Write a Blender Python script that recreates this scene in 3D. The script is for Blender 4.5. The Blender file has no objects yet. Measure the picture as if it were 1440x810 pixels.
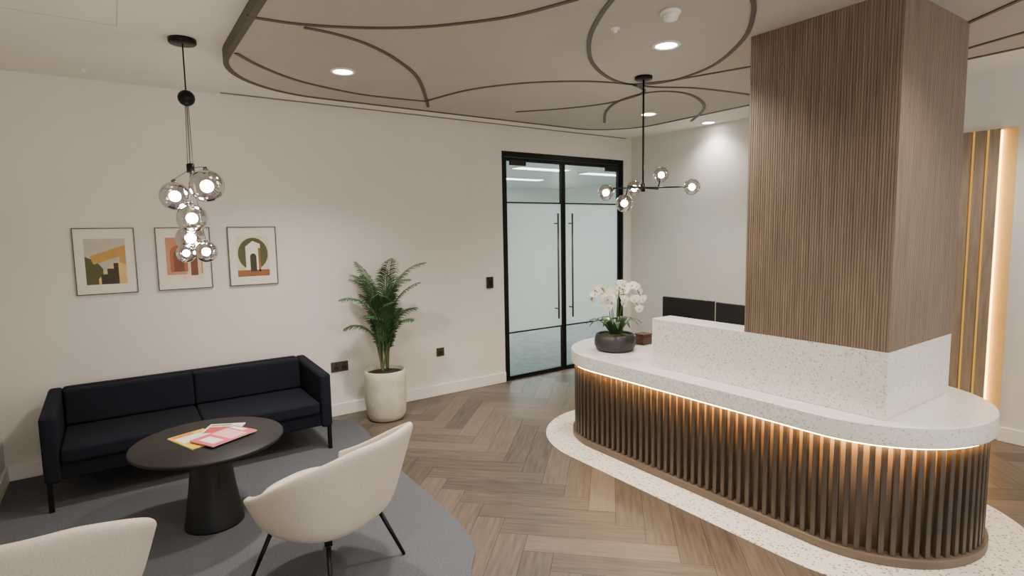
import bpy, bmesh, math, random
from mathutils import Vector, Matrix
random.seed(7)
C=bpy.context.scene.collection
PI=math.pi
# ------------------------------------------------------------------ camera
F,PSI,TH,RO,HC=796.37,.6107,.0989,-.0178,1.72
fw=Vector((math.sin(PSI)*math.cos(TH),math.cos(PSI)*math.cos(TH),-math.sin(TH)))
r0=Vector((math.cos(PSI),-math.sin(PSI),0)); u0=r0.cross(fw)
rv=math.cos(RO)*r0+math.sin(RO)*u0; uv=-math.sin(RO)*r0+math.cos(RO)*u0
cd=bpy.data.cameras.new('camera'); cam=bpy.data.objects.new('camera',cd); C.objects.link(cam)
m=Matrix.Identity(4)
for i in range(3): m[i][0]=rv[i]; m[i][1]=uv[i]; m[i][2]=-fw[i]
m[0][3]=0;m[1][3]=0;m[2][3]=HC
cam.matrix_world=m; cd.sensor_width=36; cd.lens=F/1440*36; cd.clip_start=.05
bpy.context.scene.camera=cam
def ray(x,y): return fw+rv*((x-720)/F)-uv*((y-405)/F)
def un(x,y,ax,val):
    d=ray(x,y); o=(0,0,HC); t=(val-o[ax])/d[ax]; return Vector((0,0,HC))+d*t
def atd(x,y,t): return Vector((0,0,HC))+ray(x,y)*t
# ------------------------------------------------------------------ materials
def lin(c):
    def f(v):
        v/=255; return v/12.92 if v<=.04045 else ((v+.055)/1.055)**2.4
    return (f(c[0]),f(c[1]),f(c[2]),1)
def M(name,col,rough=.5,var=.08,scale=12,bump=0,metal=0,stretch=(1,1,1),spec=.5,detail=4):
    mt=bpy.data.materials.new(name); mt.use_nodes=True; n=mt.node_tree; p=n.nodes['Principled BSDF']; L=n.links.new
    p.inputs['Roughness'].default_value=rough; p.inputs['Metallic'].default_value=metal
    p.inputs['Specular IOR Level'].default_value=spec
    tc=n.nodes.new('ShaderNodeTexCoord'); mp=n.nodes.new('ShaderNodeMapping'); mp.inputs['Scale'].default_value=stretch
    nz=n.nodes.new('ShaderNodeTexNoise'); nz.inputs['Scale'].default_value=scale; nz.inputs['Detail'].default_value=detail
    L(tc.outputs['Object'],mp.inputs['Vector']); L(mp.outputs['Vector'],nz.inputs['Vector'])
    rp=n.nodes.new('ShaderNodeValToRGB'); c=lin(col)
    rp.color_ramp.elements[0].position=.3; rp.color_ramp.elements[1].position=.7
    rp.color_ramp.elements[0].color=tuple(max(0,v*(1-var)) for v in c[:3])+(1,)
    rp.color_ramp.elements[1].color=tuple(min(1,v*(1+var)) for v in c[:3])+(1,)
    L(nz.outputs['Fac'],rp.inputs['Fac']); L(rp.outputs['Color'],p.inputs['Base Color'])
    if bump:
        b=n.nodes.new('ShaderNodeBump'); b.inputs['Strength'].default_value=bump; b.inputs['Distance'].default_value=.01
        L(nz.outputs['Fac'],b.inputs['Height']); L(b.outputs['Normal'],p.inputs['Normal'])
    return mt
def EM(name,col,strength,base=None):
    mt=bpy.data.materials.new(name); mt.use_nodes=True; n=mt.node_tree
    p=n.nodes['Principled BSDF']; p.inputs['Base Color'].default_value=lin(base or col)
    p.inputs['Emission Color'].default_value=lin(col); p.inputs['Emission Strength'].default_value=strength
    return mt
def GL(name,tint,gloss=.3,rough=.02):
    mt=bpy.data.materials.new(name); mt.use_nodes=True; n=mt.node_tree; n.nodes.remove(n.nodes['Principled BSDF']); L=n.links.new
    o=n.nodes['Material Output']; t=n.nodes.new('ShaderNodeBsdfTransparent'); t.inputs['Color'].default_value=lin(tint)
    g=n.nodes.new('ShaderNodeBsdfGlossy'); g.inputs['Roughness'].default_value=rough
    lw=n.nodes.new('ShaderNodeLayerWeight'); lw.inputs['Blend'].default_value=gloss
    mx=n.nodes.new('ShaderNodeMixShader'); L(lw.outputs['Facing'],mx.inputs['Fac']); L(t.outputs['BSDF'],mx.inputs[1]); L(g.outputs['BSDF'],mx.inputs[2]); L(mx.outputs['Shader'],o.inputs['Surface'])
    return mt
def FROST(name,col):
    mt=bpy.data.materials.new(name); mt.use_nodes=True; n=mt.node_tree; n.nodes.remove(n.nodes['Principled BSDF']); L=n.links.new
    o=n.nodes['Material Output']; t=n.nodes.new('ShaderNodeBsdfTranslucent'); t.inputs['Color'].default_value=lin(col)
    d=n.nodes.new('ShaderNodeBsdfDiffuse'); d.inputs['Color'].default_value=lin(col)
    mx=n.nodes.new('ShaderNodeMixShader'); mx.inputs['Fac'].default_value=.35
    g=n.nodes.new('ShaderNodeBsdfGlossy'); g.inputs['Roughness'].default_value=.08
    m2=n.nodes.new('ShaderNodeMixShader'); m2.inputs['Fac'].default_value=.06
    L(t.outputs['BSDF'],mx.inputs[1]); L(d.outputs['BSDF'],mx.inputs[2]); L(mx.outputs['Shader'],m2.inputs[1]); L(g.outputs['BSDF'],m2.inputs[2]); L(m2.outputs['Shader'],o.inputs['Surface'])
    return mt
def SPECKLE(name,base,spots,rough=.35,scale=90,thr=.33):
    mt=bpy.data.materials.new(name); mt.use_nodes=True; n=mt.node_tree; p=n.nodes['Principled BSDF']; L=n.links.new
    p.inputs['Roughness'].default_value=rough
    tc=n.nodes.new('ShaderNodeTexCoord'); v=n.nodes.new('ShaderNodeTexVoronoi'); v.inputs['Scale'].default_value=scale
    L(tc.outputs['Object'],v.inputs['Vector'])
    sx=n.nodes.new('ShaderNodeSeparateColor'); L(v.outputs['Color'],sx.inputs['Color'])
    rp=n.nodes.new('ShaderNodeValToRGB'); rp.color_ramp.interpolation='CONSTANT'
    rp.color_ramp.elements[0].color=lin(spots[0]); e=rp.color_ramp.elements[1]; e.position=.2; e.color=lin(base)
    for i,s in enumerate(spots[1:]):
        e=rp.color_ramp.elements.new(.76+.08*i); e.color=lin(s)
    L(sx.outputs['Red'],rp.inputs['Fac'])
    md=n.nodes.new('ShaderNodeMath'); md.operation='LESS_THAN'; md.inputs[1].default_value=thr
    L(v.outputs['Distance'],md.inputs[0])
    mx=n.nodes.new('ShaderNodeMix'); mx.data_type='RGBA'; mx.inputs[6].default_value=lin(base)
    L(md.outputs[0],mx.inputs[0]); L(rp.outputs['Color'],mx.inputs[7]); L(mx.outputs[2],p.inputs['Base Color'])
    return mt
m_wall=M('wall_paint',(226,221,212),.75,.015,3)
m_wallr=M('wall_paint_right',(220,217,211),.75,.015,3)
m_ceil=M('ceiling_paint',(236,231,223),.8,.015,3)
m_raft=M('raft_taupe',(179,171,161),.75,.03,3)
m_raftedge=M('raft_edge_brown',(80,70,61),.6,.05,6)
m_groove=M('groove_brown',(82,72,63),.6,.05,6)
m_base=M('skirting_white',(236,232,224),.45,.01,4)
m_black=M('black_metal',(22,22,24),.4,.1,20,metal=.6)
m_frame=M('frame_dark_bronze',(74,66,59),.45,.1,20)
m_blackp=M('black_plastic',(20,20,22),.35,.05,20)
m_navy=M('navy_wool',(24,26,36),.9,.25,260,.25,spec=.2)
m_table=M('black_stained_oak',(38,36,37),.5,.2,8,.05,stretch=(1,12,1),spec=.3)
m_tbase=M('black_powdercoat',(18,18,19),.5,.1,60)
m_boucle=M('cream_wool',(202,191,178),.95,.08,180,.3,spec=.15)
m_rug=M('grey_carpet',(92,93,97),.98,.2,140,.4,spec=.1)
m_wood=M('reeded_walnut',(123,105,89),.5,.26,9,.05,stretch=(8,8,.3))
m_slat=M('dark_slat_timber',(70,60,52),.42,.25,9,.05,stretch=(6,6,.5))
m_back=M('slat_backing_taupe',(128,108,88),.6,.12,6)
m_plinth=M('plinth_brown',(96,82,69),.45,.15,6,stretch=(1,1,5))
m_led=EM('warm_led',(255,208,136),75)
m_gapglow=EM('added_gap_glow',(255,190,104),70)
m_white=SPECKLE('white_solid_surface',(226,221,211),[(196,188,176),(210,203,192),(182,174,163),(240,236,228)],.3,70,.37)
m_terr=SPECKLE('terrazzo',(226,218,207),[(146,128,112),(182,163,146),(120,110,102),(242,238,232)],.4,66,.42)
m_pot=M('pot_beige_stone',(196,188,169),.75,.1,14,.1)
m_soil=M('soil',(45,34,26),.95,.4,60,.5)
m_leaf=M('palm_leaf',(52,84,50),.45,.4,6)
m_stem=M('palm_stem',(82,98,58),.55,.2,10)
m_oleaf=M('orchid_leaf',(48,78,42),.35,.2,8)
m_petal=M('orchid_petal',(244,239,228),.55,.03,20)
m_lip=M('orchid_lip',(214,178,80),.5,.1,20)
m_bowl=M('charcoal_bowl',(44,42,42),.5,.2,25,.1)
m_moss=M('moss',(70,78,44),.95,.4,70,.6)
m_smoke=GL('silvery_glass',(222,217,217),.8,.03)
m_amber=GL('clear_globe_glass',(236,232,229),.62,.02)
m_clear=GL('clear_glass',(226,236,233),.18,.01)
m_frost=FROST('frosted_film',(219,229,225))
m_bulb=EM('bulb_warm',(255,246,230),70)
m_dl=EM('downlight_glow',(255,246,230),30)
m_panelglow=EM('office_light_panel',(250,252,255),10)
m_amberglow=EM('backing_painted_glow',(255,190,84),.75,(150,120,70))
m_glowpanel=M('pale_tan_backing',(222,186,118),.7,.05,6)
m_paneled=EM('panel_led',(255,196,92),15)
m_slat2=M('wall_slat_taupe',(146,128,108),.55,.2,8,stretch=(6,6,.5))
m_mat=M('print_mount',(232,227,215),.8,.02,10)
m_whitep=M('white_plastic',(232,228,220),.45,.02,10)
m_steel=M('brushed_metal',(120,116,110),.35,.1,30,metal=.9)
m_handle=M('bronze_handle',(96,92,88),.35,.1,30,metal=.7)
m_carpet2=M('office_carpet',(120,124,126),.95,.2,8)
m_ow=M('office_wall',(230,232,230),.8,.02,3)
m_leather=M('brown_leather',(78,50,34),.5,.15,30,.1)
# ------------------------------------------------------------------ mesh builder
class MB:
    def __init__(s): s.v=[]; s.f=[]; s.mi=[]; s.sm=[]
    def add(s,vs,fs,mi=0,sm=False):
        o=len(s.v); s.v+= [Vector(a) for a in vs]
        for f in fs: s.f.append([i+o for i in f]); s.mi.append(mi); s.sm.append(sm)
    def box(s,lo,hi,mi=0,rot=None):
        x0,y0,z0=lo; x1,y1,z1=hi
        vs=[Vector(p) for p in [(x0,y0,z0),(x1,y0,z0),(x1,y1,z0),(x0,y1,z0),(x0,y0,z1),(x1,y0,z1),(x1,y1,z1),(x0,y1,z1)]]
        if rot: vs=[rot@p for p in vs]
        s.add(vs,[(3,2,1,0),(4,5,6,7),(0,1,5,4),(1,2,6,5),(2,3,7,6),(3,0,4,7)],mi); return s
    def prism(s,pts,z0,z1,mi=0,sm=False):
        n=len(pts)
        s.add([(p[0],p[1],z0) for p in pts]+[(p[0],p[1],z1) for p in pts],[tuple(range(n-1,-1,-1)),tuple(range(n,2*n))],mi)
        o=len(s.v)-2*n
        for i in range(n):
            j=(i+1)%n; s.f.append([o+i,o+j,o+n+j,o+n+i]); s.mi.append(mi); s.sm.append(sm)
        return s
    def tube(s,pts,r,n=10,mi=0,caps=True):
        pts=[Vector(p) for p in pts]; k=len(pts); rs=r if isinstance(r,(list,tuple)) else [r]*k
        vs=[]; up=None
        for i,p in enumerate(pts):
            t=(pts[min(i+1,k-1)]-pts[max(i-1,0)]).normalized()
            if up is None: up=Vector((0,0,1)) if abs(t.z)<.9 else Vector((1,0,0))
            a=t.cross(up); 
            if a.length<1e-5: a=t.cross(Vector((0,1,0)))
            a.normalize(); b=a.cross(t); up=b
            for q in range(n):
                an=2*PI*q/n; vs.append(p+(a*math.cos(an)+b*math.sin(an))*rs[i])
        fs=[]
        for i in range(k-1):
            for q in range(n):
                w=(q+1)%n; fs.append((i*n+q,i*n+w,(i+1)*n+w,(i+1)*n+q))
        if caps: fs+= [tuple(range(n-1,-1,-1)),tuple(range((k-1)*n,k*n))]
        s.add(vs,fs,mi,True); return s
    def lathe(s,prof,n=40,c=(0,0,0),mi=0,caps=True):
        vs=[];fs=[]; k=len(prof)
        for (r,z) in prof:
            for q in range(n):
                a=2*PI*q/n; vs.append((c[0]+r*math.cos(a),c[1]+r*math.sin(a),c[2]+z))
        for i in range(k-1):
            for q in range(n):
                w=(q+1)%n; fs.append((i*n+q,i*n+w,(i+1)*n+w,(i+1)*n+q))
        if caps: fs+=[tuple(range(n-1,-1,-1)),tuple(range((k-1)*n,k*n))]
        s.add(vs,fs,mi,True); return s
    def ball(s,c,r,n=24,k=14,mi=0):
        prof=[(max(1e-4,r*math.sin(PI*i/k)),-r*math.cos(PI*i/k)) for i in range(k+1)]
        return s.lathe(prof,n,c,mi)
    def ribbon(s,pts,w,z0,z1,mi=0,closed=False):
        pts=[Vector((p[0],p[1],0)) for p in pts]; k=len(pts); vs=[]
        for i,p in enumerate(pts):
            if closed: t=pts[(i+1)%k]-pts[i-1]
            else: t=pts[min(i+1,k-1)]-pts[max(i-1,0)]
            t.normalize(); nn=Vector((-t.y,t.x,0))*w/2
            vs+=[(p.x-nn.x,p.y-nn.y,z0),(p.x+nn.x,p.y+nn.y,z0),(p.x+nn.x,p.y+nn.y,z1),(p.x-nn.x,p.y-nn.y,z1)]
        fs=[]
        for i in range(k if closed else k-1):
            a=i*4; b=((i+1)%k)*4
            for q in range(4): fs.append((a+q,b+q,b+(q+1)%4,a+(q+1)%4)[::-1])
        if not closed: fs+=[(0,1,2,3),((k-1)*4+3,(k-1)*4+2,(k-1)*4+1,(k-1)*4)]
        s.add(vs,fs,mi); return s
    def build(s,name,mats,parent=None,origin=None,bevel=0,seg=2,sub=0,solid=0,fix=True):
        if not isinstance(mats,(list,tuple)): mats=[mats]
        off=Vector(origin) if origin else (Vector(parent.get('org',(0,0,0))) if parent else Vector((0,0,0)))
        me=bpy.data.meshes.new(name); me.from_pydata([v-off for v in s.v],[],s.f)
        for mt in mats: me.materials.append(mt)
        for i,p in enumerate(me.polygons): p.material_index=s.mi[i]; p.use_smooth=s.sm[i] or sub>0
        if fix:
            bm=bmesh.new(); bm.from_mesh(me); bmesh.ops.recalc_face_normals(bm,faces=bm.faces); bm.to_mesh(me); bm.free()
        o=bpy.data.objects.new(name,me); C.objects.link(o)
        if parent: o.parent=parent; o['org']=list(off)
        elif origin: o.location=off
        if solid: d=o.modifiers.new('solid','SOLIDIFY'); d.thickness=solid; d.offset=-1
        if bevel:
            b=o.modifiers.new('bevel','BEVEL'); b.width=bevel; b.segments=seg; b.limit_method='ANGLE'; b.angle_limit=.6
            for p in me.polygons: p.use_smooth=True
            w=o.modifiers.new('wn','WEIGHTED_NORMAL'); w.keep_sharp=False
        if sub: u=o.modifiers.new('sub','SUBSURF'); u.levels=sub; u.render_levels=sub
        return o
def thing(name,label,cat,loc=(0,0,0),group=None):
    o=bpy.data.objects.new(name,None); C.objects.link(o); o.empty_display_size=.1; o.location=loc
    o['org']=list(loc); o['label']=label; o['category']=cat
    if group: o['group']=group
    return o
def tag(o,label,cat,group=None):
    o['label']=label; o['category']=cat
    if group: o['group']=group
    return o
def struct(o): o['kind']='structure'; return o
def copytree(o,parent=None):
    c=o.copy(); C.objects.link(c); c.parent=parent
    for ch in list(o.children): copytree(ch,c)
    return c
def catmull(pts,n=10,closed=False):
    pts=[Vector((p[0],p[1],p[2] if len(p)>2 else 0)) for p in pts]; k=len(pts); out=[]
    for i in range(k if closed else k-1):
        if closed: a,b,c,d=pts[i-1],pts[i],pts[(i+1)%k],pts[(i+2)%k]
        else: a,b,c,d=pts[max(i-1,0)],pts[i],pts[i+1],pts[min(i+2,k-1)]
        for j in range(n):
            t=j/n; out.append(.5*((2*b)+(c-a)*t+(2*a-5*b+4*c-d)*t*t+(3*b-a-3*c+d)*t**3))
    if not closed: out.append(pts[-1])
    return out
# ------------------------------------------------------------------ room
XL,XR,D,YN,ZC,ZR=-.745,5.66,5.294,-1.6,2.89,2.825
DX0,DX1,DH=3.595,5.516,2.62
# floor: herringbone planks
def make_floor():
    W=.165; n=5; bm=bmesh.new(); uvl=bm.loops.layers.uv.new('UVMap'); cl=bm.loops.layers.float_color.new('tone')
    ca=math.cos(PI/4); g=.001
    def plank(u0,v0,lu,lv,hor):
        q=[(u0+g,v0+g),(u0+lu-g,v0+g),(u0+lu-g,v0+lv-g),(u0+g,v0+lv-g)]
        P=[((a-b)*ca+2.4,(a+b)*ca+1.9) for a,b in q]
        if all(p[0]<XL-.1 or p[0]>XR+.1 or p[1]<YN-.1 or p[1]>D+.3 for p in P): return
        f=bm.faces.new([bm.verts.new((p[0],p[1],0)) for p in P]); t=random.random(); off=random.random()*40
        for l,(a,b) in zip(f.loops,q):
            l[uvl].uv=((a-u0,b-v0+off) if hor else (b-v0,a-u0+off)); l[cl]=(t,t,t,1)
    for mm in range(-12,13):
        for k in range(-60,61):
            a=(k+2*n*mm)*W; b=k*W
            if abs(a)>9 or abs(b)>9: continue
            plank(a,b,n*W,W,True); plank(a,b+W,W,n*W,False)
    for co,no in [((XL,0,0),(-1,0,0)),((XR,0,0),(1,0,0)),((0,YN,0),(0,-1,0)),((0,D+.12,0),(0,1,0))]:
        bmesh.ops.bisect_plane(bm,geom=bm.verts[:]+bm.edges[:]+bm.faces[:],plane_co=co,plane_no=no,clear_outer=True)
    for f in bm.faces: f.material_index=0; 
    for z in (-.003,):
        f=bm.faces.new([bm.verts.new(p) for p in [(XL,YN,z),(XR,YN,z),(XR,D+.12,z),(XL,D+.12,z)]]); f.material_index=1
    for f in bm.faces:
        if f.normal.z<0: f.normal_flip()
    me=bpy.data.meshes.new('floor'); bm.to_mesh(me); bm.free()
    mt=bpy.data.materials.new('herringbone_plank'); mt.use_nodes=True; nt=mt.node_tree; p=nt.nodes['Principled BSDF']; L=nt.links.new
    p.inputs['Roughness'].default_value=.4
    uvn=nt.nodes.new('ShaderNodeUVMap'); uvn.uv_map='UVMap'; mp=nt.nodes.new('ShaderNodeMapping'); mp.inputs['Scale'].default_value=(1.6,22,1)
    nz=nt.nodes.new('ShaderNodeTexNoise'); nz.inputs['Scale'].default_value=2.2; nz.inputs['Detail'].default_value=6
    L(uvn.outputs['UV'],mp.inputs['Vector']); L(mp.outputs['Vector'],nz.inputs['Vector'])
    at=nt.nodes.new('ShaderNodeVertexColor'); at.layer_name='tone'
    ma=nt.nodes.new('ShaderNodeMath'); ma.operation='MULTIPLY_ADD'; ma.inputs[1].default_value=.46; L(at.outputs['Color'],ma.inputs[0])
    m2=nt.nodes.new('ShaderNodeMath'); m2.operation='MULTIPLY'; m2.inputs[1].default_value=.95; L(nz.outputs['Fac'],m2.inputs[0]); L(m2.outputs[0],ma.inputs[2])
    rp=nt.nodes.new('ShaderNodeValToRGB'); rp.color_ramp.elements[0].color=lin((46,40,35)); rp.color_ramp.elements[1].color=lin((108,95,83))
    rp.color_ramp.elements[0].position=.2; rp.color_ramp.elements[1].position=1
    L(ma.outputs[0],rp.inputs['Fac']); L(rp.outputs['Color'],p.inputs['Base Color'])
    me.materials.append(mt); me.materials.append(M('plank_joint',(40,35,31),.8))
    o=bpy.data.objects.new('floor',me); C.objects.link(o); struct(o)
make_floor()
def sbox(name,boxes,mt,bevel=0):
    b=MB()
    for lo,hi in boxes: b.box(lo,hi)
    return struct(b.build(name,mt,bevel=bevel))
sbox('wall_back',[((XL-.1,D,0),(DX0,D+.12,ZC+.1)),((DX1,D,0),(XR+.1,D+.12,ZC+.1)),((DX0,D,DH),(DX1,D+.12,ZC+.1))],m_wall)
sbox('wall_left',[((XL-.1,YN,0),(XL,D,ZC+.1))],m_wall)
sbox('wall_right',[((XR,YN,0),(XR+.1,D,ZC+.1))],m_wallr)
sbox('ceiling',[((XL,YN,ZC),(XR,D,ZC+.1))],m_ceil)
sbox('baseboard_back',[((XL,D-.018,0),(DX0-.002,D,.115)),((DX1+.002,D-.018,0),(XR,D,.115))],m_base,.004)
sbox('baseboard_left',[((XL,YN,0),(XL+.018,D-.018,.115))],m_base,.004)
sbox('baseboard_right',[((XR-.018,YN,0),(XR,1.37,.115)),((XR-.018,2.36,0),(XR,D-.018,.115))],m_base,.004)
b=MB(); b.box((.8,D-.075,ZC-.004),(5.5,D-.045,ZC)); struct(b.build('trim_1',M('slot_shadow',(120,112,104),.7)))
b=MB(); b.box((.10,2.9,ZC-.002),(.104,3.9,ZC)); b.box((-.5,3.9,ZC-.002),(.104,3.904,ZC)); struct(b.build('trim_2',M('hatch_joint',(200,192,180),.8)))
# ceiling raft with rounded corners
def rrect(x0,y0,x1,y1,R,n=14):
    out=[]
    for cx,cy,a0,r in [(x1-R[0],y0+R[0],-PI/2,R[0]),(x1-R[1],y1-R[1],0,R[1]),(x0+R[2],y1-R[2],PI/2,R[2]),(x0+R[3],y0+R[3],PI,R[3])]:
        for i in range(n+1):
            a=a0+PI/2*i/n; out.append((cx+r*math.cos(a),cy+r*math.sin(a)))
    return out
ro=rrect(.655,-1.3,4.80,4.74,(.6,.62,.80,.6))
b=MB(); b.prism(ro,ZR,ZC,0,True)
raft=struct(b.build('ceiling_raft',m_raft))
b=MB(); b.ribbon(ro,.034,ZR-.005,ZC,closed=True); o=b.build('raft_edge_trim',m_raftedge,raft)
G=[[(345,22),(420,33),(500,38),(575,38),(640,33),(720,22),(812,-2)],
   [(428,38),(475,48),(520,63),(560,85),(588,110),(600,141),(602,150)],
   [(332,74),(365,92),(410,110),(460,123),(520,134),(598,142)],
   [(598,142),(650,128),(700,120),(760,115),(830,114),(890,118)],
   [(725,157),(785,153),(840,147),(880,139),(906,128),(890,118)],
   [(890,118),(940,113),(1000,103),(1062,92)],
   [(890,118),(920,122),(970,123),(1020,128),(1070,135)],
   [(850,172),(852,157),(868,143),(900,132),(935,128),(968,132),(988,144),(988,156),(972,170)],
   [(870,-12),(845,20),(829,55),(833,88),(858,110),(890,118),(940,114),(1000,93),(1045,55),(1060,15),(1055,-12)],
   [(1300,60),(1365,30),(1410,10),(1450,-8)],[(1320,80),(1380,62),(1450,42)]]
b=MB()
for g in G: b.ribbon(catmull([un(x,y,2,ZR) for x,y in g],10),.026,ZR-.006,ZR+.002)
b.build('groove_pattern',m_groove,raft)
# ------------------------------------------------------------------ glazed doors and the office beyond
door=struct(bpy.data.objects.new('door_1',None)); C.objects.link(door); door.location=((DX0+DX1)/2,D+.05,0); door['org']=list(door.location)
y0,y1=D+.01,D+.08
b=MB(); b.box((DX0,y0,0),(DX0+.045,y1,DH)); b.box((DX1-.045,y0,0),(DX1,y1,DH)); b.box((DX0+.045,y0,DH-.06),(DX1-.045,y1,DH)); b.box((DX0+.045,y0,0),(DX1-.045,y1,.012))
b.build('door_frame',m_black,door,bevel=.003)
XM=4.505
for side,(xa,xb) in enumerate([(DX0+.050,XM-.003),(XM+.003,DX1-.050)]):
    ya,yb=D+.02,D+.065
    b=MB(); w=.028; zt=DH-.064; zb=.016
    b.box((xa,ya,zb),(xa+w,yb,zt)); b.box((xb-w,ya,zb),(xb,yb,zt)); b.box((xa+w,ya,zt-.04),(xb-w,yb,zt)); b.box((xa+w,ya,zb),(xb-w,yb,zb+.03))
    leaf=b.build('door_leaf',m_black,door,bevel=.002); 
    b=MB(); b.box((xa+w,ya+.008,2.045),(xb-w,yb-.008,2.06)); b.box((xa+w,ya+.008,.545),(xb-w,yb-.008,.56)); b.build('glazing_bar',m_black,leaf)
    b=MB(); yg=(ya+yb)/2
    b.box((xa+w,yg-.004,zb+.03),(xb-w,yg+.004,.545),0); b.box((xa+w,yg-.004,2.06),(xb-w,yg+.004,zt-.04),0)
    b.build('clear_glass',m_clear,leaf)
    b=MB(); b.box((xa+w,yg-.004,.56),(xb-w,yg+.004,2.045)); b.build('frosted_glass',m_frost,leaf)
    hx=4.375 if side==0 else 4.60
    b=MB(); b.tube([(hx,ya-.05,.66),(hx,ya-.05,1.93)],.011,12)
    for hz in (.78,1.81): b.tube([(hx,ya-.05,hz),(hx,yg-.004,hz)],.008,10)
    b.build('pull_handle',m_handle,leaf)
    b=MB(); cx=xa+.17 if side==0 else xb-.17; b.box((cx-.11,ya-.035,zt-.09),(cx+.11,ya,zt-.03)); b.build('door_closer',m_blackp,leaf,bevel=.006)
OX0,OX1,OY0,OY1=2.4,10.5,D+.12,12.5
sbox('floor_office',[((OX0,OY0,-.05),(OX1,OY1,0))],m_carpet2)
sbox('ceiling_office',[((OX0,OY0,ZC),(OX1,OY1,ZC+.1))],m_ow)
sbox('wall_office_back',[((OX0,OY1,0),(OX1,OY1+.1,ZC))],m_ow)
sbox('wall_office_left',[((OX0-.1,OY0,0),(OX0,OY1,ZC))],m_ow)
sbox('wall_office_right',[((OX1,OY0,0),(OX1+.1,OY1,ZC))],m_ow)
for i,(px,py,lab) in enumerate([(5.2,7.4,'white office light panel nearest the glazed doors'),(6.6,8.4,'white office light panel seen over the left door leaf'),(7.4,10.2,'farthest white office light panel beyond the doors'),(8.4,8.6,'white office light panel seen over the right door leaf')]):
    t=thing('ceiling_light_panel',lab,'ceiling light',(px,py,ZC-.03),'office ceiling light panels')
    b=MB(); b.box((px-.6,py-.16,ZC-.03),(px+.6,py+.16,ZC)); b.build('housing',m_whitep,t)
    b=MB(); b.box((px-.57,py-.13,ZC-.034),(px+.57,py+.13,ZC-.03)); b.build('diffuser',m_panelglow,t)
# ------------------------------------------------------------------ terrazzo and rug
CX,YA,YB,R=3.57,1.48,3.20,.60
def stadium(r,n=28):
    out=[]
    for i in range(n+1): a=PI+PI*i/n; out.append((CX+r*math.cos(a),YA+r*math.sin(a)))
    for i in range(n+1): a=PI*i/n; out.append((CX+r*math.cos(a),YB+r*math.sin(a)))
    return out
b=MB(); b.prism(stadium(.82),-.002,.003); struct(b.build('floor_terrazzo',m_terr))
rp=[un(x,y,2,0) for x,y in [(505,597),(540,640),(575,672),(612,704),(645,735),(668,770),(664,812)]]
rp=[(p.x,p.y) for p in rp]
ctl=[(1.55,5.18)]+rp+[(1.25,1.95),(.7,1.55),(0,1.45)]
ol=catmull(ctl,8); ol=[(p.x,p.y) for p in ol]+[(XL+.02,1.45),(XL+.02,5.26),(1.45,5.26)]
b=MB(); b.prism(ol,0,.008); tag(b.build('area_rug',m_rug,origin=(.3,3.5,0)),'grey carpet rug with a curved edge under the sofa and armchairs','rug')
RZ=.008
# ------------------------------------------------------------------ reception desk
desk=thing('reception_desk','long white topped reception desk with rounded ends and dark vertical slats','reception desk',(CX,(YA+YB)/2,.003))
b=MB(); b.prism(stadium(R,40),.628,.735,0,True); b.build('countertop',m_white,desk,bevel=.006)
cx0,cy0,cx1,cy1,zc=3.126,1.199,3.958,1.992,1.086
b=MB(); b.prism([(cx0,cy0),(cx1,cy0),(cx1,cy1),(cx0+.2,cy1),(cx0+.2,2.72),(cx0,2.72)],.735,zc); b.build('raised_counter',m_white,desk,bevel=.004)
b=MB(); b.prism(stadium(R-.074,40),.003,.628,0,True); b.build('body',m_back,desk)
b=MB(); b.prism(stadium(R-.010,40),.003,.05,0,True); b.build('plinth',m_plinth,desk,bevel=.004)
b=MB(); b.ribbon(stadium(R-.015,40),.008,.6235,.6275,closed=True); b.build('light_strip',m_led,desk)
b=MB(); b.ribbon(stadium(R-.064,40),.008,.6205,.6275,closed=True); b.build('light_strip',m_gapglow,desk)  # second strip, added behind the slats to brighten the gaps and backing
per=2*(YB-YA)+2*PI*R; N=round(per/.056); b=MB()
for i in range(N):
    s=per*i/N
    if s<PI*R: a=PI+s/R; p=(CX+R*math.cos(a),YA+R*math.sin(a)); an=a
    elif s<PI*R+(YB-YA): p=(CX+R,YA+s-PI*R); an=0
    elif s<2*PI*R+(YB-YA): a=(s-PI*R-(YB-YA))/R; p=(CX+R*math.cos(a),YB+R*math.sin(a)); an=a
    else: p=(CX-R,YB-(s-2*PI*R-(YB-YA))); an=PI
    rot=Matrix.Translation((p[0],p[1],0))@Matrix.Rotation(an,4,'Z')
    pr=[(-.055,-.0125),(-.030,-.0125),(-.0275,-.010),(-.0275,.010),(-.030,.0125),(-.055,.0125)]
    nb=len(b.v); b.prism(pr,.05,.622)
    for q in range(nb,len(b.v)): b.v[q]=rot@b.v[q]
b.build('slat_cladding',m_slat,desk)
# column
def reeded(x0,y0,x1,y1,pitch=.014,dep=.0035,w=.0015):
    out=[]
    for (ax,ay,bx,by) in [(x0,y0,x1,y0),(x1,y0,x1,y1),(x1,y1,x0,y1),(x0,y1,x0,y0)]:
        Ln=math.hypot(bx-ax,by-ay); k=round(Ln/pitch); ux,uy=(bx-ax)/Ln,(by-ay)/Ln; nx,ny=-uy,ux
        st=Ln/k
        for i in range(k):
            s=i*st
            out+= [(ax+ux*s,ay+uy*s)] if i==0 else [(ax+ux*(s+w),ay+uy*(s+w))]
            e=s+st-w
            out.append((ax+ux*e,ay+uy*e))
            if i<k-1: out+= [(ax+ux*e+nx*dep,ay+uy*e+ny*dep),(ax+ux*(s+st+w)+nx*dep,ay+uy*(s+st+w)+ny*dep)]
    return out
col=thing('column','square column clad in reeded walnut timber rising from the reception desk','column',(3.54,1.6,zc))
b=MB(); b.prism(reeded(cx0,cy0,cx1,cy1),zc,ZR); b.build('timber_cladding',m_wood,col)
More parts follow.
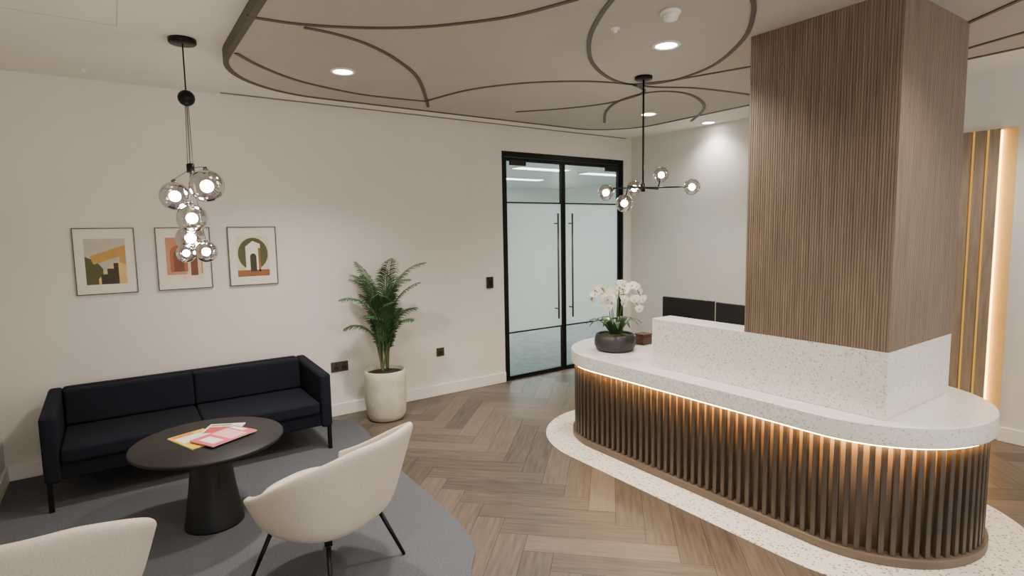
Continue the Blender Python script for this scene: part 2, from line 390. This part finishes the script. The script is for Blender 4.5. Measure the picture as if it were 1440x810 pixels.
# ------------------------------------------------------------------ wall slat panel (right wall)
pn=thing('slatted_wall_panel','vertical timber slat panel backlit amber on the right wall beyond the column','wall panel',(XR,1.85,.08))
b=MB(); b.box((XR-.012,1.47,.08),(XR,2.36,2.44)); b.build('backing',m_amberglow,pn)  # backing emits the amber itself, in place of LED strips between slats
b=MB(); b.box((XR-.012,1.37,.08),(XR,1.47,2.44)); b.build('end_panel',m_glowpanel,pn)
b=MB(); b.box((XR-.036,1.458,.09),(XR-.016,1.466,2.43)); b.build('light_strip',m_paneled,pn)
b=MB(); yy=1.466
while yy<2.30: b.box((XR-.05,yy,.08),(XR-.012,yy+.066,2.44)); yy+=.090
b.build('timber_slats',m_slat2,pn)
# ------------------------------------------------------------------ sofa
sf=thing('sofa','dark navy two seat sofa with thin black legs under framed prints','sofa',(.44,4.85,RZ))
sx0,sx1,sy0,sy1=-.46,1.345,4.46,5.21
b=MB(); b.box((sx0+.07,sy0+.03,.2),(sx1-.07,sy1-.02,.31)); b.build('base',m_navy,sf,bevel=.015)
for xa in (sx0,sx1-.088):
    b=MB(); 
    pts=[(sy0,.19),(sy1,.19),(sy1,.655),(sy0,.625)]
    vs=[(xa,y,z) for y,z in pts]+[(xa+.088,y,z) for y,z in pts]
    b.add(vs,[(0,1,2,3),(7,6,5,4),(0,4,5,1),(1,5,6,2),(2,6,7,3),(3,7,4,0)]); b.build('arm',m_navy,sf,bevel=.026,seg=4)
b=MB(); b.box((sx0+.08,sy1-.1,.2),(sx1-.08,sy1,.66)); b.build('backrest',m_navy,sf,bevel=.03,seg=4)
xm=(sx0+sx1)/2
for xa,xb in ((sx0+.091,xm-.001),(xm+.001,sx1-.091)):
    b=MB(); b.box((xa,sy0+.005,.305),(xb,sy1-.18,.405)); b.build('seat_cushion',m_navy,sf,bevel=.022,seg=5)
    b=MB(); Rm=Matrix.Translation((0,sy1-.105,.395))@Matrix.Rotation(-.10,4,'X')
    b.box((xa,-.105,0),(xb,.012,.258),0,Rm); b.build('back_cushion',m_navy,sf,bevel=.024,seg=5)
for x,y,hh in ((sx0+.025,sy0+.025,.21),(sx1-.025,sy0+.025,.21),(sx0+.025,sy1-.03,.21),(sx1-.025,sy1-.03,.21)):
    b=MB(); b.box((x-.014,y-.014,RZ),(x+.014,y+.014,hh)); b.build('leg',m_black,sf,bevel=.003)
# ------------------------------------------------------------------ coffee table, magazines
TX,TY,TZ=.385,3.725,.525
ct=thing('coffee_table','round black coffee table on a flared black pedestal before the sofa','table',(TX,TY,RZ))
b=MB(); b.lathe([(.38,TZ-.03),(.402,TZ-.024),(.41,TZ-.012),(.41,TZ-.004),(.406,TZ)],72,(TX,TY,0)); b.build('tabletop',m_table,ct)
b=MB(); b.lathe([(.162,RZ),(.162,.02),(.152,.08),(.125,.25),(.106,.42),(.102,TZ-.03)],56,(TX,TY,0)); b.build('pedestal',m_tbase,ct)
mags=[((.33,3.76),20,[(236,196,60),(244,240,228),(214,120,60)],'yellow covered magazine at the left of the fan on the coffee table'),
      ((.45,3.79),-28,[(238,232,226),(206,70,66),(120,150,120)],'white and red magazine at the back of the fan on the table'),
      ((.46,3.68),-62,[(226,92,110),(246,190,186),(250,246,240)],'pink covered magazine on top of the fan nearest the armchair')]
for i,((x,y),deg,cols,lab) in enumerate(mags):
    z=TZ+.0062*i
    t=thing('magazine',lab,'magazine',(x,y,z),'magazines on the coffee table')
    Rm=Matrix.Translation((x,y,z))@Matrix.Rotation(math.radians(deg),4,'Z')
    b=MB(); b.box((-.104,-.146,.0008),(.104,.146,.0052),0,Rm); b.build('pages',m_mat,t)
    ms=[M('cover_%s'%('abc'[k]),c,.35,.06,6) for k,c in enumerate(cols)]
    b=MB(); b.box((-.105,-.148,.0052),(.105,.148,.006),0,Rm); b.box((-.105,-.148,0),(.105,.148,.0008),0,Rm)
    b.box((-.09,-.02,.006),(.09,.09,.0061),1,Rm); b.box((-.06,-.12,.006),(.07,-.05,.0061),2,Rm); b.box((-.09,.105,.006),(.03,.135,.0061),2,Rm)
    b.build('cover',ms,t)
# ------------------------------------------------------------------ armchairs
def make_chair():
    t=thing('armchair','cream upholstered armchair with scooped back between the coffee table and desk','armchair',(0,0,0),'cream armchairs')
    PM=124; n=44; rows=10
    def sup(a,p=2.55): return 1/((abs(math.cos(a))**p+abs(math.sin(a))**p)**(1/p))
    def hh(t_):
        q=min(1,max(0,(t_-.20)/.80)); return .76-.285*(.5*q+.5*q*q*(3-2*q))
    def pt(deg,v):
        a=math.radians(180+deg); k=sup(a); tt=abs(deg)/PM; h=hh(tt); lean=.055*(.5+.5*math.cos(PI*tt))+.055
        prof=[(.06,.275),(.18,.278),(.25,.292),(.295,.33),(.32,.40)]
        j=v*(rows-1)
        if j<=4: 
            i=int(j); f=j-i
            r,z=prof[min(i,4)]
        else:
            s=(j-4)/(rows-5); z=.40+(h-.40)*s; r=.32+lean*s*((h-.4)/.365)**.4
        return Vector((r*k*math.cos(a),r*k*math.sin(a)*1.06,z))
    b=MB(); vs=[]; fs=[]
    for i in range(n+1):
        for j in range(rows): vs.append(pt(-PM+2*PM*i/n,j/(rows-1)))
    for i in range(n):
        for j in range(rows-1):
            fs.append((i*rows+j,(i+1)*rows+j,(i+1)*rows+j+1,i*rows+j+1))
    b.add(vs,fs,0,True); b.build('shell',m_boucle,t,solid=.042,sub=2,fix=False)
    def se(r,dx=0): 
        return [(dx+r*sup(2*PI*i/40)*math.cos(2*PI*i/40),r*sup(2*PI*i/40)*math.sin(2*PI*i/40)) for i in range(40)]
    b=MB(); b.prism(se(.265,.05),.31,.44,0,True); b.build('seat_cushion',m_boucle,t,bevel=.045,seg=5)
    b=MB(); b.prism(se(.25,.05),.272,.315,0,True); b.build('seat_base',m_boucle,t,bevel=.015)
    b=MB()
    for sg in (-1,1): b.box((-.24,-.018,.252),(.24,.018,.275),0,Matrix.Rotation(sg*PI/4,4,'Z'))
    b.build('frame',m_black,t)
    for sx in (-1,1):
        for sy in (-1,1):
            b=MB(); b.tube([(sx*.185,sy*.185,.262),(sx*.268,sy*.268,.003)],[.012,.009],10); b.build('leg',m_black,t)
    return t
ch=make_chair(); ch2=copytree(ch)
ch.location=(.795,2.815,RZ); ch.rotation_euler=(0,0,math.radians(119))
ch2.location=(-.315,2.71,RZ); ch2.rotation_euler=(0,0,math.radians(82))
ch2['label']='cream upholstered armchair nearest the left wall at the bottom edge'
# ------------------------------------------------------------------ framed prints
def print1(b,x0,z0,w,h,y):
    def rect(a,c,d,e,mi): b.add([(x0+a*w,y-mi*.00012,z0+c*h),(x0+d*w,y-mi*.00012,z0+c*h),(x0+d*w,y-mi*.00012,z0+e*h),(x0+a*w,y-mi*.00012,z0+e*h)],[(0,1,2,3)],mi)
    def poly(pp,mi): b.add([(x0+a*w,y-mi*.00012,z0+c*h) for a,c in pp],[tuple(range(len(pp)))],mi)
    return rect,poly
def ell(cx,cy,rx,ry,n=28,a0=0,a1=2*PI): return [(cx+rx*math.cos(a0+(a1-a0)*i/n),cy+ry*math.sin(a0+(a1-a0)*i/n)) for i in range(n+(0 if a1-a0>6.2 else 1))]
arts=[(-.055,[(190,184,166),(86,84,44),(196,152,78),(222,188,120),(62,50,34)],'framed print of ochre stairs and blocks, left of the three'),
      (.465,[(196,140,108),(222,196,168),(168,98,66),(236,220,196),(120,72,52)],'framed print of terracotta arches hanging behind the glass globe cluster'),
      (.98,[(222,210,184),(84,86,48),(240,234,220),(150,96,58),(58,60,38)],'framed print of a white archway within a green circle')]
for k,(cx,cols,lab) in enumerate(arts):
    w,h=.385,.50; z0=1.303; yb=D-.022
    t=thing('framed_print',lab,'picture',(cx,D,z0),'framed prints above the sofa')
    b=MB(); f=.006
    b.box((cx-w/2,yb,z0),(cx+w/2,D,z0+f)); b.box((cx-w/2,yb,z0+h-f),(cx+w/2,D,z0+h)); b.box((cx-w/2,yb,z0+f),(cx-w/2+f,D,z0+h-f)); b.box((cx+w/2-f,yb,z0+f),(cx+w/2,D,z0+h-f))
    b.build('frame',m_frame,t)
    b=MB(); b.box((cx-w/2+f,D-.012,z0+f),(cx+w/2-f,D,z0+h-f)); b.build('mount',m_mat,t)
    b=MB(); pw,ph=.255,.345; rect,poly=print1(b,cx-pw/2,z0+.075,pw,ph,D-.0125)
    rect(0,0,1,1,0)
    if k==0:
        poly([(0,.0),(0,.62),(.28,.5),(.42,.34),(.42,0)],1); poly([(.12,.62),(1,.86),(1,.64),(.2,.44)],2)
        poly([(.3,.12),(.74,.5),(1,.42),(1,.0),(.3,0)],3); poly([(.36,.0),(.36,.22),(.52,.22),(.52,.34),(.68,.34),(.68,.46),(.8,.46),(.8,0)],4); poly([(.84,.0),(.84,.6),(1,.64),(1,0)],2)
    elif k==1:
        poly([(.1,.2),(.1,.62)]+ell(.34,.62,.24,.2,14,PI,0)+[(.58,.2)],2); poly([(.2,.2),(.2,.58)]+ell(.34,.58,.14,.13,14,PI,0)+[(.48,.2)],4)
        poly([(.55,.1),(.55,.5)]+ell(.75,.5,.2,.16,14,PI,0)+[(.95,.1)],1); poly([(.66,.1),(.66,.46)]+ell(.76,.46,.1,.09,14,PI,0)+[(.86,.1)],4); rect(0,0,1,.13,3); poly(ell(.8,.85,.09,.066),3)
    else:
        poly(ell(.5,.56,.47,.4),1); rect(0,0,1,.16,3)
        poly([(.27,.12),(.27,.74),(.5,.88),(.73,.8),(.73,.12)],2); poly([(.4,.12),(.4,.48)]+ell(.5,.48,.1,.09,14,PI,0)+[(.6,.12)],4); rect(.66,.12,.73,.7,3)
    b.build('print',[M('ink_%s%s'%('abc'[k],'abcde'[q]),c,.6,.1,14) for q,c in enumerate(cols)],t,fix=False)
# ------------------------------------------------------------------ palm
PX,PY=1.99,4.93
pl=thing('potted_palm','green feathery palm in a tall beige round planter beside the sofa','plant',(PX,PY,0))
b=MB(); b.lathe([(.12,0),(.155,.012),(.178,.06),(.19,.2),(.19,.40),(.184,.462),(.178,.468),(.170,.462),(.170,.43)],56,(PX,PY,0)); b.build('planter',m_pot,pl)
b=MB(); b.lathe([(.169,.425),(.169,.435),(.09,.445),(.01,.448)],32,(PX,PY,0)); b.build('soil',m_soil,pl)
fo=MB(); st=MB()
NF=21
for i in range(NF):
    az=i*2.39996+.5; f0=i/(NF-1)          # 0 low outer fronds ... 1 tall inner fronds
    s0=Vector((PX+.035*math.cos(az*1.3),PY+.035*math.sin(az*1.3),.44))
    Ln=(.62+.58*f0)*random.uniform(.92,1.08)
    e0=math.radians(79+8*f0+random.uniform(-2,2)); drop=random.uniform(1.5,2.05)-.5*f0
    if math.sin(az)>.3: e0=math.radians(86); drop*=.75
    p=s0.copy(); pts=[p.copy()]; k=20; bs=.48+.12*f0
    for q in range(k):
        f=q/k; e=e0-drop*max(0,(f-bs+.1)/(1.1-bs))**1.25
        p=p+Vector((math.cos(az)*math.cos(e),math.sin(az)*math.cos(e),math.sin(e)))*(Ln/k)
        if p.y>D-.05: p.y=D-.05
        pts.append(p.copy())
    st.tube(pts,[.0085*(1-.82*q/k) for q in range(k+1)],6)
    side=Vector((-math.sin(az),math.cos(az),0)); q0=int(k*(bs-.14))
    for q in range(q0,k+1):
        for h in (0,.36,.7):
            if q==k and h: continue
            f=(q+h-q0)/(k-q0); o=pts[q].lerp(pts[min(q+1,k)],h); tg=(pts[min(q+1,k)]-pts[q-1]).normalized()
            ll=.165*math.sin(PI*min(1,f*.72+.24))**.7*random.uniform(.85,1.12)
            for sg in (-1,1):
                d=(tg*.74+side*sg*.66).normalized(); nn=d.cross(tg.cross(d)); nn.normalize(); wd=.0056
                dn=Vector((0,0,-1))
                P=[o,o+d*ll*.3,o+d*ll*.62+dn*ll*.10,o+d*ll*.88+dn*ll*.28,o+d*ll*1.0+dn*ll*.46]
                vs=[P[0]]
                for a_,wf in ((1,1),(2,.95),(3,.6)): vs+=[P[a_]+nn*wd*wf,P[a_]-nn*wd*wf]
                vs.append(P[4]); vs=[Vector((v.x,min(v.y,D-.02),v.z)) for v in vs]
                fo.add(vs,[(0,2,1),(1,2,4,3),(3,4,6,5),(5,6,7)],0)
st.build('stem',m_stem,pl); fo.build('foliage',m_leaf,pl,fix=False)
# ------------------------------------------------------------------ orchid on counter
OX,OY,OZ=3.33,3.29,.735
oc=thing('potted_orchid','white flowering orchid in a dark round bowl on the counter','plant',(OX,OY,OZ))
b=MB(); b.lathe([(.11,0),(.15,.01),(.168,.05),(.168,.09),(.155,.135),(.148,.138),(.14,.132),(.14,.11)],48,(OX,OY,OZ)); b.build('bowl',m_bowl,oc)
b=MB(); b.lathe([(.139,.1),(.139,.118),(.07,.135),(.01,.138)],32,(OX,OY,OZ)); b.build('moss',m_moss,oc)
for i in range(11):
    az=i*2*PI/11+random.uniform(-.2,.2); L_=random.uniform(.14,.22); b=MB(); vs=[]; fs=[]
    sd=Vector((-math.sin(az),math.cos(az),0)); dr=Vector((math.cos(az),math.sin(az),0))
    for q in range(7):
        f=q/6; c=Vector((OX,OY,OZ+.125))+dr*(.03+L_*f)+Vector((0,0,.13*math.sin(f*2.4))); wd=.028*math.sin(PI*(.12+.84*f))
        vs+=[c-sd*wd+Vector((0,0,.006)),c,c+sd*wd+Vector((0,0,.006))]
    for q in range(6):
        for z in (0,1): fs.append((q*3+z,q*3+z+1,q*3+z+4,q*3+z+3))
    b.add(vs,fs,0,True); b.build('leaf',m_oleaf,oc,fix=False)
fl=MB()
for i in range(5):
    a=PI/2+i*2*PI/5; big=1.25 if i in(1,4) else 1; r=.032*big; wd=.016*(1.4 if i in(1,4) else 1)
    d=Vector((math.cos(a),math.sin(a),0)); s_=Vector((-math.sin(a),math.cos(a),0))
    fl.add([(0,0,0),d*r*.5+s_*wd+Vector((0,0,.004)),d*r*.9+s_*wd*.7+Vector((0,0,.002)),d*r*1.08,d*r*.9-s_*wd*.7+Vector((0,0,.002)),d*r*.5-s_*wd+Vector((0,0,.004)),],[(0,1,2,3,4,5)],0,True)
fl.ball((0,-.004,.006),.007,10,6,1)
fme=None; k=0
for i,(az,lean,hgt) in enumerate([(2.5,.15,.47),(3.6,.18,.40),(5.4,.16,.50),(.4,.15,.45),(4.5,.09,.51),(5.0,.17,.38),(1.4,.10,.42)]):
    dr=Vector((math.cos(az),math.sin(az),0)); base=Vector((OX,OY,OZ+.125))+dr*.03
    pts=catmull([base,base+dr*.02+Vector((0,0,hgt*.5)),base+dr*lean*.45+Vector((0,0,hgt*.8)),base+dr*lean*.8+Vector((0,0,hgt*.82)),base+dr*lean*1.1+Vector((0,0,hgt*.62))],6)
    b=MB(); b.tube(pts,.0035,6); b.build('stem',m_stem,oc)
    for q in (10,13,15,17,19,21,24):
        p=pts[min(q,len(pts)-1)]
        if fme is None:
            o=fl.build('flower',[m_petal,m_lip],oc,fix=False)
            for v in o.data.vertices: v.co+=Vector(oc['org'])
            fme=o.data
        else:
            o=bpy.data.objects.new('flower',fme); C.objects.link(o); o.parent=oc
        yaw=math.atan2(-p.y,-p.x)+random.uniform(-.8,.8); tilt=random.uniform(-.3,.3)
        o.location=p-Vector((OX,OY,OZ))+Vector((random.uniform(-.02,.02),random.uniform(-.02,.02),random.uniform(-.015,.015)))
        o.rotation_euler=(PI/2+tilt,random.uniform(-.4,.4),yaw+PI/2)
# ------------------------------------------------------------------ items behind the counter
for i,(ya,yb,x,rz,lab) in enumerate([(2.66,3.14,3.76,.05,'black computer monitor beside the orchid, seen from behind over the counter'),(2.14,2.62,3.72,-.08,'black computer monitor partly hidden by the timber column')]):
    yc=(ya+yb)/2; hw=(yb-ya)/2
    t=thing('computer_monitor',lab,'monitor',(x,yc,.735),'monitors behind the raised counter')
    b=MB(); b.box((x-.015,yc-hw,.83),(x+.012,yc+hw,1.16)); b.build('casing',m_blackp,t,bevel=.006)
    b=MB(); b.box((x+.012,yc-hw+.01,.845),(x+.0135,yc+hw-.01,1.15)); b.build('screen',M('screen_glass',(12,13,16),.15),t)
    b=MB(); b.box((x-.04,yc-.03,.75),(x-.015,yc+.03,1.02)); b.build('stand',m_blackp,t,bevel=.004)
    b=MB(); b.box((x-.12,yc-.12,.735),(x+.08,yc+.12,.75)); b.build('foot',m_blackp,t,bevel=.004)
    t.rotation_euler=(0,0,rz)
b=MB(); b.box((3.64,3.26,.735),(3.75,3.36,.81)); t=thing('storage_box','small dark brown leather box on the counter behind the orchid bowl','box',(3.69,3.31,.735))
b.build('body',m_leather,t,bevel=.006); b=MB(); b.box((3.637,3.257,.81),(3.753,3.363,.828)); b.build('lid',m_leather,t,bevel=.006)
# ------------------------------------------------------------------ wall plates
t=thing('card_reader','small black access reader on the wall left of the doors','switch',(3.40,D,1.10))
b=MB(); b.box((3.36,D-.02,1.10),(3.44,D+.003,1.225)); b.build('plate',m_blackp,t); b=MB(); b.box((3.385,D-.024,1.13),(3.415,D-.02,1.19)); b.build('button',m_black,t)
t=thing('wall_socket','bronze double socket on the wall between sofa and palm','socket',(1.68,D,.42),'wall sockets')
b=MB(); b.box((1.60,D-.01,.425),(1.765,D,.52)); b.build('plate',M('bronze_plate',(84,70,56),.4,.1,20,metal=.5),t,bevel=.003)
for q in (1.625,1.70):
    b=MB(); b.box((q,D-.014,.445),(q+.045,D-.01,.48)); b.build('outlet',m_blackp,t)
    b=MB(); b.box((q+.012,D-.014,.49),(q+.03,D-.01,.51)); b.build('switch',m_blackp,t)
t=thing('wall_socket','bronze single socket low on the wall between palm and doors','socket',(2.76,D,.42),'wall sockets')
b=MB(); b.box((2.715,D-.01,.42),(2.805,D,.51)); b.build('plate',M('bronze_plate_single',(84,70,56),.4,.1,20,metal=.5),t,bevel=.003)
b=MB(); b.box((2.735,D-.014,.435),(2.785,D-.01,.475)); b.build('outlet',m_blackp,t)
# ------------------------------------------------------------------ ceiling fittings
def downlight(p,z,lab,e=30):
    t=thing('ceiling_downlight',lab,'downlight',(p.x,p.y,z),'round ceiling downlights')
    b=MB(); b.lathe([(.064,.001),(.085,.001),(.085,-.006),(.078,-.01),(.064,-.008),(.064,.001)],36,(p.x,p.y,z),caps=False); b.build('trim_ring',m_whitep,t)
    b=MB(); b.lathe([(.063,.001),(.063,-.004),(.01,-.004)],32,(p.x,p.y,z)); b.build('diffuser',m_dl,t)
def spot(x,y,z,e,ang=130):
    l=bpy.data.lights.new('downlight_and_fill_lamp','SPOT'); l.energy=e; l.spot_size=math.radians(ang); l.spot_blend=.9; l.shadow_soft_size=.07; l.color=(1,.93,.83)
    o=bpy.data.objects.new('downlight_and_fill_lamp',l); C.objects.link(o); o.location=(x,y,z-.03)
for px,py,z,lab,e in [(482,100,ZR,'lit white downlight near the left edge of the taupe raft',220),(937,63,ZR,'lit white downlight inside the large groove circle below the smoke detector',150),(912,160,ZR,'lit white downlight inside the small groove circle near the doors',170),(996,172,ZC,'lit white downlight on the plain ceiling beside the right wall',50)]:
    p=un(px,py,2,z); downlight(p,z,lab); spot(p.x,p.y,z,e)
p=un(943,15,2,ZR); t=thing('smoke_detector','round white smoke detector on the raft inside the large groove circle','smoke detector',(p.x,p.y,ZR))
b=MB(); b.lathe([(.05,0),(.052,-.012),(.05,-.018)],32,(p.x,p.y,ZR)); b.build('base',m_whitep,t)
b=MB(); b.lathe([(.038,-.018),(.04,-.03),(.034,-.045),(.01,-.05)],32,(p.x,p.y,ZR)); b.build('sensor_head',m_whitep,t)
for px,py,z,lab in [(865,40,ZR,'tiny white sprinkler cap on the raft within the large groove circle'),(117,98,ZC,'tiny white sprinkler cap on the plain ceiling above the prints')]:
    p=un(px,py,2,z); b=MB(); b.lathe([(.025,.012),(.025,-.006),(.012,-.008),(.012,-.02),(.004,-.022)],20,(p.x,p.y,z)); tag(b.build('sprinkler_cap',m_whitep,origin=(p.x,p.y,z)),lab,'sprinkler')
# ------------------------------------------------------------------ globe cluster pendant
p=un(256,55,2,ZC); ax,ay=p.x,p.y
pe=thing('pendant_light','cluster pendant of silvery glass globes hanging above the coffee table','pendant light',(ax,ay,ZC))
b=MB(); b.lathe([(.01,-.028),(.07,-.028),(.075,-.022),(.075,0)],36,(ax,ay,ZC)); b.build('ceiling_rose',m_black,pe)
pb=un(262,138,1,ay); b=MB(); b.ball(pb,.047); b.build('junction_ball',m_black,pe)
b=MB(); b.tube([(ax,ay,ZC-.028),pb],.004,8); b.build('cable',m_black,pe)
hub=un(268,238,1,ay); b=MB(); b.lathe([(.01,.035),(.022,.03),(.022,-.02),(.008,-.025)],20,hub); b.build('hub',m_black,pe)
b=MB()
for q in range(4):
    a=q*PI/2; o_=Vector((math.cos(a)*.014,math.sin(a)*.014,0)); b.tube([pb+o_*.5,hub+o_+Vector((0,0,.02))],.0025,6)
b.build('cable_bundle',m_steel,pe)
for x,y,r,dy in [(291,262,23,-.04),(246,276,20,.03),(270,307,20,-.02),(268,335,19,.06),(290,354,15,-.06),(262,356,13,-.02)]:
    c=un(x,y,1,ay+dy); t_=(c-Vector((0,0,HC))).dot(fw); rr=r/F*t_
    b=MB(); b.ball(c,rr,32,20); g=b.build('globe',m_smoke,pe)
    b=MB(); b.ball(c,rr*.38,16,10); b.build('bulb',m_bulb,g)
    b=MB(); b.lathe([(.006,rr*1.18),(.014,rr*1.12),(.016,rr*.93),(.006,rr*.9)],16,c); b.build('cap',m_steel,g)
    b=MB(); top=c+Vector((0,0,rr*1.15)); b.tube(catmull([hub,Vector(((hub.x*.5+top.x*.5),(hub.y+top.y)/2,max(top.z,(hub.z+top.z)/2))),top],5) if (top-hub).length>.03 else [hub,top+Vector((0,0,.001))],.0025,6); b.build('cable',m_steel,pe)
# branching globe pendant
p=un(905,108,2,ZR); ax,ay=p.x,p.y
ch3=thing('pendant_light','branching black pendant with small clear globes above the far counter end','pendant light',(ax,ay,ZR))
b=MB(); b.lathe([(.01,-.022),(.06,-.022),(.064,-.016),(.064,0)],32,(ax,ay,ZR)); b.build('ceiling_rose',m_black,ch3)
ht=un(903,264,1,ay); T=(ht-Vector((0,0,HC))).dot(fw)
b=MB(); b.tube([(ax,ay,ZR-.02),(ax,ay,ht.z-.02)],.007,10); b.build('rod',m_black,ch3)
hub=Vector((ax,ay,ht.z)); b=MB(); b.lathe([(.006,-.03),(.016,-.026),(.016,.03),(.006,.034)],20,hub); b.build('hub',m_black,ch3)
for x,y,dt in [(852,271,.0),(973,263,-.02),(892,265,.28),(878,286,-.22),(930,246,.2)]:
    c=atd(x,y,T+dt); rr=11.5/F*T
    b=MB(); b.ball(c,rr,28,18); g=b.build('globe',m_amber,ch3)
    b=MB(); b.ball(c,rr*.4,16,10); b.build('bulb',m_bulb,g)
    d=(c-hub); hz=Vector((d.x,d.y,0)); e1=hub+hz.normalized()*max(0,hz.length-rr*.9); e1.z=hub.z+(c.z-hub.z)*.0
    e2=c-(c-e1).normalized()*rr*.75 if (c-e1).length>rr else c
    b=MB(); b.tube([hub,e1],.0055,8); 
    if (e2-e1).length>.01: b.tube([e1,e2],.0055,8)
    b.build('arm',m_black,ch3)
    b=MB(); b.ball(e2,.017,14,8); b.build('lamp_holder',m_black,g)
# ------------------------------------------------------------------ light
for x,y,e in [(1.6,2.6,200),(1.6,.6,150),(3.0,.6,100),(.1,1.2,100),(4.9,1.2,80)]: spot(x,y,ZR if x>.6 else ZC,e)  # extra unseen spots without fittings, added as general fill for the room
def area(x,y,z,sx,sy,e,col,rot=(0,0,0)):
    l=bpy.data.lights.new('room_lamp','AREA'); l.shape='RECTANGLE'; l.size=sx; l.size_y=sy; l.energy=e; l.color=col
    o=bpy.data.objects.new('room_lamp',l); C.objects.link(o); o.location=(x,y,z); o.rotation_euler=rot
area(6,8.6,ZC-.06,5,5,460,(.99,1,.99))
w=bpy.data.worlds.new('world'); bpy.context.scene.world=w; w.use_nodes=True
w.node_tree.nodes['Background'].inputs['Color'].default_value=(1,.96,.91,1); w.node_tree.nodes['Background'].inputs['Strength'].default_value=1.95
